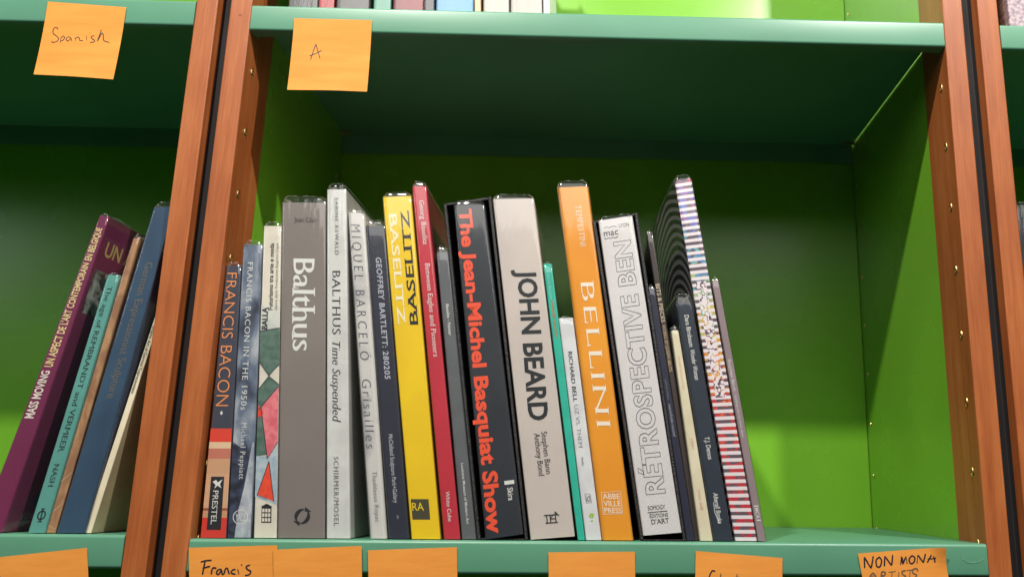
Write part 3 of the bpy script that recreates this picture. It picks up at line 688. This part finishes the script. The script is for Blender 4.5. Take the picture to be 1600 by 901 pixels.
# 21 striped
def striped_spine():
    m, nt, P, N, L = nm('holographic_stripes')
    uvn = N.new('ShaderNodeUVMap'); sp = N.new('ShaderNodeSeparateXYZ'); L.new(uvn.outputs[0], sp.inputs[0])
    def math_(op, a, b=None, c=None):
        n = N.new('ShaderNodeMath'); n.operation = op
        for i, v in enumerate((a, b, c)):
            if v is None: continue
            if isinstance(v, (int, float)): n.inputs[i].default_value = v
            else: L.new(v, n.inputs[i])
        return n.outputs[0]
    U, Vv = sp.outputs[0], sp.outputs[1]
    k = 54
    st = math_('GREATER_THAN', math_('FRACT', math_('MULTIPLY', Vv, k)), .5)     # 1 = dark stripe
    # patterned middle zone: squares at both edges and a ragged scribble down the centre
    zone = math_('MULTIPLY', math_('GREATER_THAN', Vv, .375), math_('LESS_THAN', Vv, .70))
    edge = math_('GREATER_THAN', math_('ABSOLUTE', math_('SUBTRACT', U, .5)), .27)
    tc = N.new('ShaderNodeTexCoord'); mp = N.new('ShaderNodeMapping'); mp.inputs['Scale'].default_value = (1, .1, .9); L.new(tc.outputs['Object'], mp.inputs[0])
    no = N.new('ShaderNodeTexNoise'); no.inputs['Scale'].default_value = 190; no.inputs['Detail'].default_value = 1; L.new(mp.outputs[0], no.inputs['Vector'])
    scr = math_('LESS_THAN', math_('ABSOLUTE', math_('SUBTRACT', no.outputs[0], .5)),   .042)
    inner = math_('MULTIPLY', math_('SUBTRACT', 1, edge), scr)
    zpat = math_('ADD', math_('MULTIPLY', edge, st), inner)
    dark = math_('ADD', math_('MULTIPLY', zone, zpat), math_('MULTIPLY', math_('SUBTRACT', 1, zone), st))
    # foil colours: hue drifts with height, sparkle cells
    vo = N.new('ShaderNodeTexVoronoi'); vo.inputs['Scale'].default_value = 260; L.new(tc.outputs['Object'], vo.inputs['Vector'])
    n2 = N.new('ShaderNodeTexNoise'); n2.inputs['Scale'].default_value = 120; n2.inputs['Detail'].default_value = 2; L.new(tc.outputs['Object'], n2.inputs['Vector'])
    hr = ramp(N, [(0, srgb(190, 40, 60)), (.36, srgb(200, 60, 60)), (.48, srgb(220, 140, 50)), (.58, srgb(214, 190, 70)), (.72, srgb(90, 180, 170)), (.84, srgb(90, 110, 190)), (.95, srgb(110, 100, 190)), (1, srgb(200, 70, 90))])
    L.new(math_('ADD', Vv, math_('MULTIPLY', math_('SUBTRACT', vo.outputs['Color'], .5), .32)), hr.inputs[0])
    mixf = N.new('ShaderNodeMix'); mixf.data_type = 'RGBA'; mixf.inputs['A'].default_value = srgb(96, 80, 92)
    L.new(math_('GREATER_THAN', n2.outputs[0], .50), mixf.inputs['Factor']); L.new(hr.outputs[0], mixf.inputs['B'])
    mx = N.new('ShaderNodeMix'); mx.data_type = 'RGBA'; mx.inputs['A'].default_value = srgb(232, 222, 226)
    L.new(dark, mx.inputs['Factor']); L.new(mixf.outputs['Result'], mx.inputs['B']); L.new(mx.outputs['Result'], P.inputs['Base Color'])
    P.inputs['Roughness'].default_value = .4
    return m
def wavy_side():
    m, nt, P, N, L = nm('grey_black_arched_stripes')
    def mt(op, a, b=None):
        n = N.new('ShaderNodeMath'); n.operation = op
        for i, v in enumerate((a, b)):
            if v is None: continue
            if isinstance(v, (int, float)): n.inputs[i].default_value = v
            else: L.new(v, n.inputs[i])
        return n.outputs[0]
    uvn = N.new('ShaderNodeUVMap'); sp = N.new('ShaderNodeSeparateXYZ'); L.new(uvn.outputs[0], sp.inputs[0])
    tc = N.new('ShaderNodeTexCoord'); no = N.new('ShaderNodeTexNoise'); no.inputs['Scale'].default_value = 14; no.inputs['Detail'].default_value = 0; L.new(tc.outputs['Object'], no.inputs['Vector'])
    d = mt('MULTIPLY', mt('ADD', mt('MULTIPLY', sp.outputs[0], -.2), -.075), .8)        # metres behind the hinge
    z = mt('MULTIPLY', mt('SUBTRACT', sp.outputs[1], .60), .33)
    r_ = mt('SQRT', mt('ADD', mt('MULTIPLY', d, d), mt('MULTIPLY', z, z)))
    f = mt('FRACT', mt('ADD', mt('MULTIPLY', r_, 118), mt('MULTIPLY', no.outputs[0], 1.3)))
    r = ramp(N, [(.48, (.010, .010, .012, 1)), (.54, (.34, .34, .35, 1)), (.94, (.34, .34, .35, 1)), (1, (.010, .010, .012, 1))]); L.new(f, r.inputs[0]); L.new(r.outputs[0], P.inputs['Base Color'])
    P.inputs['Roughness'].default_value = .4
    return m
b = Book('tallest book near the right end, glittering striped spine and grey-black wavy cover', (1054, 283), (1080, 279), (1183, 841), (1149, 841), striped_spine(), wavy_side(), Y=.0095, depth=.28, skew=.075, group=GROW, r=.0008, lift=.005)
# 22
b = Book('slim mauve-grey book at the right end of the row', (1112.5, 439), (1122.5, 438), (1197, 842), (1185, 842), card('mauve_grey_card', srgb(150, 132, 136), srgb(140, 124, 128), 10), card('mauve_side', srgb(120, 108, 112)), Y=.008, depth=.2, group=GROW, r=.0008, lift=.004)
b.text('Stephen Birch', 561, 611, .26, .68, WHITE, 'author_lettering', serif=True); b.text('looking out my back door', 617, 683, .30, .62, WHITE, serif=True)
b.text('MCA', 793, 809, .24, .78, WHITE, 'publisher_lettering', bold=.01); b.panel(.24, .80, 789, 791, WHITE, 'printed_bar'); b.panel(.24, .80, 811, 813, WHITE, 'printed_bar')

# ------------------------------------------------------------------ left bookcase: books leaning right
GLEFT = 'books leaning right on the lower shelf of the left bookcase'
ZB = .003
b = Book('large plum-purple book, leftmost of the leaning ones, cream condensed capitals', (156, 336), (171, 339), (2, 834), (-36, 834), card('plum_card', srgb(124, 36, 82), srgb(114, 32, 74), 10, .4), card('dark_plum_side', srgb(122, 36, 80)), Y=.010, depth=.24, zb=ZB, group=GLEFT, lift=.002)
b.text('MASS MOVING', 653, 579, .62, .12, ink(236, 226, 214), 'series_lettering', bold=.02)
b.text("UN ASPECT DE L'ART CONTEMPORAIN", 573, 411, .66, .14, ink(232, 212, 150), bold=.02); b.text('EN BELGIQUE', 407, 356, .72, .14, ink(232, 212, 150), 'title_end_lettering', bold=.02)
CRM = ink(196, 176, 110)
b.sidetext('UN ASPECT', .010, .11, 395, 372, CRM, 'cover_lettering', bold=.02)
b.side([(.006, 486), (.09, 486), (.09, 418), (.006, 418)], card('photo_grey', srgb(40, 42, 40), srgb(176, 176, 166), 90, .5, (1, 1, 1), 6, .4, .62), 'cover_picture')
b.side([(.030, 792), (.085, 792), (.085, 772), (.030, 772)], ink(30, 52, 96), 'cover_badge')
b.sidetext('DEXIA', .040, .075, 787, 777, ink(150, 160, 180), 'badge_lettering', serif=True)
b.sidetext('ÉDITIONS LA', .018, .085, 812, 802, ink(150, 120, 140), 'cover_publisher_lettering', shear=.2)
b.sidetext('Catherine', .032, .085, 720, 711, ink(150, 110, 130), 'cover_author_lettering'); b.sidetext('Virginie', .030, .085, 734, 725, ink(150, 110, 130), 'cover_author_lettering')
b = Book('sea-green book with black serif lettering, second of the leaning ones', (168, 429), (187, 430), (69, 833), (43, 833), card('sea_green_card', srgb(98, 168, 158), srgb(88, 156, 146), 12), Y=.007, depth=.20, zb=ZB, group=GLEFT, lift=.002)
INK2 = ink(28, 40, 44)
b.text('The age of REMBRANDT and VERMEER', 447, 706, .34, .72, INK2, serif=True, thin=.012); b.text('NASH', 724, 760, .38, .72, INK2, 'author_lettering', serif=True, thin=.012)
b.line(circle(.52, 804, .22, 6.5), .0011, INK2, 'publisher_mark', closed=True); b.line([(.50, 794), (.54, 814)], .001, INK2, 'publisher_mark'); b.line([(.38, 794), (.62, 794)], .0006, INK2, 'publisher_mark'); b.line([(.40, 814), (.66, 814)], .0006, INK2, 'publisher_mark')
b = Book('thin worn tan book between the sea-green and the blue one', (208, 372), (218, 372), (86, 833), (71, 833), card('worn_tan', srgb(186, 142, 100), srgb(150, 106, 72), 90, .6, (1, 1, .5), 8), Y=.009, depth=.21, zb=ZB, group=GLEFT, lift=.004)
for y0, y1 in ((752, 738), (800, 786), (820, 826)): b.line([(.05, y0), (.9, y1)], .0006, ink(206, 178, 140), 'crease')
b = Book('thick dusty blue book with faded gold lettering leaning on the post', (240, 324), (272, 322), (131, 833), (88, 833), card('dusty_blue_card', srgb(52, 86, 112), srgb(42, 68, 94), 12, .4), card('blue_side', srgb(44, 66, 104)), Y=.006, depth=.22, zb=ZB, group=GLEFT, lift=.005)
b.text('German Expressionist Sculpture', 410, 622, .42, .78, ink(112, 104, 92), serif=True, thin=.008)
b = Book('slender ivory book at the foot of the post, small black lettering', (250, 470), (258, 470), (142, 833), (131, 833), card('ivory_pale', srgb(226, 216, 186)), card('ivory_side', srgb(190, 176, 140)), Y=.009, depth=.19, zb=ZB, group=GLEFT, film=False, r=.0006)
b.text('Graphic Art of German Expressionism', 508, 614, .2, .8, BLACK)

# ------------------------------------------------------------------ upper middle shelf
GUP = 'books on the upper middle shelf, only their feet in the picture'
ups = [(450, 495, (96, 96, 98), 'grey'), (497, 521, (176, 60, 66), 'red'), (525, 576, (86, 84, 84), 'wide charcoal'), (583, 610, (100, 160, 140), 'sea-green'),
       (614, 661, (140, 52, 62), 'streaked maroon'), (662, 678, (74, 74, 80), 'narrow dark grey'), (681, 739, (104, 168, 212), 'sky-blue'), (741, 751, (206, 186, 150), 'thin tan'),
       (755, 795, (196, 190, 182), 'left pale grey'), (798, 847, (190, 188, 180), 'right pale grey'), (849, 859, (228, 226, 224), 'thin white')]
for i, (x0, x1, c, nme) in enumerate(ups):
    q = card('upper_%s' % nme.replace(' ', '_').replace('-', '_'), srgb(*c), vary(srgb(*c), .7) if 'streak' in nme else None, 60, .42, (1, 1, .1))
    h = (.27, .25, .29, .24, .28, .26, .3, .25, .29, .28, .27)[i]
    Yb = .006 + .001 * (i % 2)
    yb = 20 + (x0 - 450) * .02
    pa, pb = at(x0, yb, Yb), at(x1, yb, Yb)
    b = Book.__new__(Book)
    tl = (pa.x - .012, pb.x - .012)
    def px(p):
        d = p - CAM; z = d.dot(AX_F); return (800 + PPX + FPX * d.dot(AX_R) / z, 450.5 - FPX * d.dot(AX_U) / z)
    z0 = .5015
    Book.__init__(b, nme + ' book, upper shelf, ' + ('leftmost there' if i == 0 else 'rightmost there' if i == len(ups) - 1 else 'between the %s and the %s' % (ups[i - 1][3], ups[i + 1][3])),
                  px(Vector((tl[0], Yb, z0 + h))), px(Vector((tl[1], Yb, z0 + h))), px(Vector((pb.x, Yb, z0 + .001))), px(Vector((pa.x, Yb, z0 + .001))), q, Y=Yb, depth=.2, zb=z0, group=GUP, lift=.004, film=i not in (7, 10))

# right bookcase
def px(p):
    d = p - CAM; z = d.dot(AX_F); return (800 + PPX + FPX * d.dot(AX_R) / z, 450.5 - FPX * d.dot(AX_U) / z)
X0 = .7405
def rbook(label, x0, x1, h, z0, Yb, mat, **k):
    return Book(label, px(Vector((x0, Yb, z0 + h))), px(Vector((x1, Yb, z0 + h))), px(Vector((x1, Yb, z0 + .001))), px(Vector((x0, Yb, z0 + .001))), mat, Y=Yb, depth=.2, zb=z0, **k)
rbook('straw-brown woven spine on the upper shelf of the right bookcase', X0 + .001, X0 + .0135, .25, .5005, .03, card('woven_straw', srgb(120, 96, 84), srgb(176, 140, 100), 220, .6, (1, 1, .15)), group='books in the right bookcase', film=False)
rbook('violet-grey mottled book on the upper shelf of the right bookcase', X0 + .015, X0 + .045, .27, .5005, .012, card('mottled_violet', srgb(120, 104, 120), srgb(196, 170, 176), 260, .5), group='books in the right bookcase')
rbook('charcoal book at the right picture edge on the lower shelf', X0 + .002, X0 + .036, .318, -.001, .03, card('charcoal_edge', srgb(52, 54, 60)), group='books in the right bookcase')

# ------------------------------------------------------------------ sticky notes
def note_mat():
    m, nt, P, N, L = nm('orange_note_paper')
    tc = N.new('ShaderNodeTexCoord'); mp = N.new('ShaderNodeMapping'); mp.inputs['Scale'].default_value = (.25, 1, 1.6)
    no = N.new('ShaderNodeTexNoise'); no.inputs['Scale'].default_value = 70; no.inputs['Detail'].default_value = 6
    L.new(tc.outputs['Object'], mp.inputs[0]); L.new(mp.outputs[0], no.inputs['Vector'])
    r = ramp(N, [(.3, (.70, .255, .030, 1)), (.7, (.80, .315, .048, 1))]); L.new(no.outputs[0], r.inputs[0]); L.new(r.outputs[0], P.inputs['Base Color'])
    P.inputs['Roughness'].default_value = .75
    bu = N.new('ShaderNodeBump'); bu.inputs['Strength'].default_value = .35; bu.inputs['Distance'].default_value = .0008
    L.new(no.outputs[0], bu.inputs['Height']); L.new(bu.outputs[0], P.inputs['Normal'])
    return m
M_NOTE = note_mat(); PEN = ink(30, 26, 36, .6); PENG = ink(110, 84, 60, .6)
def note(label, TL, TR, BR, BL, strokes=(), curl=.004, corner=0, wd=.0008, Y=-.0010, edgebend=0):
    c = [at(*p, Y) for p in (TL, TR, BR, BL)]
    base = (c[0] + c[1]) / 2
    root = thing('sticky_note', label, 'sticky note', base, 'orange sticky notes on the shelf edges')
    n = 12
    def dep(u, v):
        d = -curl * max(0, v - .25) ** 1.6 + .0006 * math.sin(5 * u + 2) * v
        d -= corner * max(0, u - .86) * max(0, .2 - v) * 30
        return d - .0002
    def M(u, v, e=0):
        p = (c[0] * (1 - u) + c[1] * u) * (1 - v) + (c[3] * (1 - u) + c[2] * u) * v
        return Vector((p.x, p.y + dep(u, v) + e, p.z))
    V = [M(i / n, j / n) for j in range(n + 1) for i in range(n + 1)] + [M(i / n, j / n, .0001) for j in range(n + 1) for i in range(n + 1)]
    o = (n + 1) ** 2; F = []
    for j in range(n):
        for i in range(n):
            a = j * (n + 1) + i; F.append((a, a + n + 1, a + n + 2, a + 1)); F.append((o + a, o + a + 1, o + a + n + 2, o + a + n + 1))
    rim = [i for i in range(n + 1)] + [(n + 1) * j + n for j in range(1, n + 1)] + [n * (n + 1) + i for i in range(n - 1, -1, -1)] + [(n + 1) * j for j in range(n - 1, 0, -1)]
    q0 = len(V); V += [V[a] for a in rim] + [V[o + a] for a in rim]; nr = len(rim)
    for i in range(nr): F.append((q0 + i, q0 + (i + 1) % nr, q0 + nr + (i + 1) % nr, q0 + nr + i))
    mesh('paper', V, F, M_NOTE, root, base=base, smooth=True)
    ex, ez = c[1] - c[0], c[3] - c[0]
    for st in strokes:
        mat = PEN
        if st and st[0] == 'g': mat = PENG; st = st[1:]
        P = []
        pts = [at(*q, Y) - c[0] for q in st]
        # resample smoothly (Catmull-Rom)
        if len(pts) > 2:
            ext = [pts[0]] + pts + [pts[-1]]; sm = []
            for i in range(1, len(ext) - 2):
                for t in (0, .25, .5, .75):
                    p0, p1, p2, p3 = ext[i - 1:i + 3]
                    sm.append(.5 * ((2 * p1) + (p2 - p0) * t + (2 * p0 - 5 * p1 + 4 * p2 - p3) * t * t + (3 * p1 - p0 - 3 * p2 + p3) * t ** 3))
            sm.append(pts[-1]); pts = sm
        det = ex.x * ez.z - ex.z * ez.x
        for p in pts:
            u = (p.x * ez.z - p.z * ez.x) / det; v = (ex.x * p.z - ex.z * p.x) / det
            P.append(M(u, v, -.00018))
        ribbon('pen_stroke', P, wd, mat, root, base, taper=True)
    return root
def sc(x0, y0, s, sts): return [([st[0]] if st[0] == 'g' else []) + [(x0 + x / s, y0 + y / s) for x, y in (st[1:] if st[0] == 'g' else st)] for st in sts]
note('orange note reading Spanish on the left bookcase', (75, 3), (197.5, 12), (180, 127), (56, 119), sc(0, 0, 3.0025, [
    [(274, 140), (264, 130), (252, 140), (252, 160), (268, 172), (278, 186), (268, 199), (250, 203), (247, 196)],
    [(290, 178), (285, 209)], [(287, 184), (300, 172), (306, 182), (297, 194), (288, 196)],
    [(336, 181), (322, 177), (314, 189), (324, 197), (336, 184), (341, 197)],
    [(356, 179), (358, 197)], [(358, 187), (368, 178), (376, 184), (380, 195), (394, 194)], [(408, 172), (412, 195)], [(423, 156), (427, 160)],
    [(446, 171), (432, 176), (436, 186), (448, 194), (443, 202), (426, 204)],
    [(478, 142), (470, 170), (460, 199)], [(462, 196), (474, 172), (482, 158), (488, 170), (490, 192), (500, 199), (518, 204)]]), .006)
note('orange note with a single letter A on the middle bookcase', (460, 29), (581.4, 32), (575, 146), (450.6, 143), sc(400, 0, 3.004, [
    [(258, 284), (268, 250), (282, 208)], [(282, 208), (292, 244), (303, 280)], [(252, 266), (280, 255), (310, 240)]]), .006)
note('blank orange note tilted up on the lower edge of the left bookcase', (-4, 870), (136, 855), (143, 1000), (3, 1012), (), .005)
note('orange note reading Francis at the left end of the lower edge', (295, 855), (433, 851), (436, 990), (297, 992), sc(300, 600, 2.995, [
    [(62, 826), (56, 856), (50, 890)], [(42, 830), (64, 824), (94, 821)], [(50, 859), (68, 854), (86, 849)],
    [(92, 888), (95, 864), (104, 856), (116, 860)], [(140, 862), (124, 866), (116, 880), (126, 887), (140, 868), (143, 886), (152, 884)],
    [(152, 886), (158, 862), (168, 860), (176, 886)], [(206, 864), (192, 866), (186, 880), (206, 886)], [(216, 862), (222, 886)], [(232, 838), (236, 846)],
    [(274, 842), (256, 850), (262, 864), (277, 872), (270, 887), (250, 891)]]), .005, wd=.0013)
note('blank orange note overlapping the one that reads Francis', (427, 858), (565, 852), (567, 990), (430, 996), (), .004, Y=-.0022)
note('blank orange note below the yellow book', (575, 859), (714, 854), (716, 992), (577, 997), (), .005)
note('blank orange note below the orange book', (857, 862), (992, 861), (994, 998), (858, 999), (), .005)
note('orange note with cut-off handwriting below the rightmost books', (1087, 860), (1222.5, 871), (1222, 1008), (1085, 999), sc(1050, 845, 3.5556, [
    [(240, 168), (226, 162), (214, 178), (206, 205), (214, 232), (236, 230)], [(272, 178), (266, 234)], [(268, 216), (284, 204), (292, 232)], [(318, 206), (316, 232)], [(362, 182), (356, 232)], [(342, 202), (376, 198)]]), .005, wd=.0012)
note('crumpled orange note reading NON MONA ARTISTS at the right end', (1340.5, 864), (1474, 854), (1496, 985), (1366, 1002), sc(1050, 845, 3.5556, [
    [(1070, 148), (1069, 118), (1068, 86)], [(1068, 86), (1088, 120), (1106, 150)], [(1106, 150), (1112, 118), (1118, 80)],
    [(1152, 86), (1134, 104), (1138, 138), (1156, 140), (1164, 106), (1148, 84)],
    [(1180, 140), (1181, 110), (1182, 82)], [(1182, 82), (1204, 112), (1220, 135)], [(1220, 135), (1224, 104), (1225, 74)],
    [(1270, 132), (1274, 86)], [(1276, 84), (1282, 126), (1300, 84)], [(1300, 84), (1308, 127)], [(1280, 90), (1288, 124)],
    [(1332, 80), (1318, 100), (1326, 124), (1344, 118), (1349, 90), (1330, 79)],
    [(1362, 124), (1366, 76)], [(1366, 76), (1382, 98), (1398, 120)], [(1398, 120), (1404, 92), (1408, 68)],
    [(1420, 120), (1436, 88), (1450, 62)], [(1450, 62), (1458, 92), (1464, 122)], [(1422, 100), (1468, 94)],
    ['g', (1096, 202), (1116, 176), (1136, 200)], ['g', (1104, 193), (1132, 190)], ['g', (1162, 214), (1166, 172), (1186, 174), (1180, 190), (1166, 192), (1192, 214)],
    ['g', (1204, 172), (1244, 168)], ['g', (1224, 172), (1220, 214)], ['g', (1262, 170), (1260, 212)], ['g', (1300, 164), (1280, 170), (1284, 186), (1300, 196), (1284, 210)],
    ['g', (1305, 163), (1345, 160)], ['g', (1326, 162), (1322, 206)], ['g', (1368, 170), (1362, 154), (1340, 160), (1342, 180), (1362, 190), (1352, 206)]]), .008, corner=.007, wd=.0013)
# stray fibres on the shelf edge
for nmx, pts in (('pale stray hair on the right end of the lower edge', [(1502, 862), (1504, 872), (1513, 878), (1527, 878), (1536, 873)]),):
    P = [at(*p, -.0006) for p in pts]
    V, F = [], []
    for i in range(len(P) - 1):
        v, f = rod(P[i], P[i + 1], .00009, 5); o = len(V); V += v; F += [tuple(o + k for k in q) for q in f]
    o = mesh('stray_hair', V, F, ink(150, 180, 160), base=P[0]); o['label'] = nmx; o['category'] = 'hair'
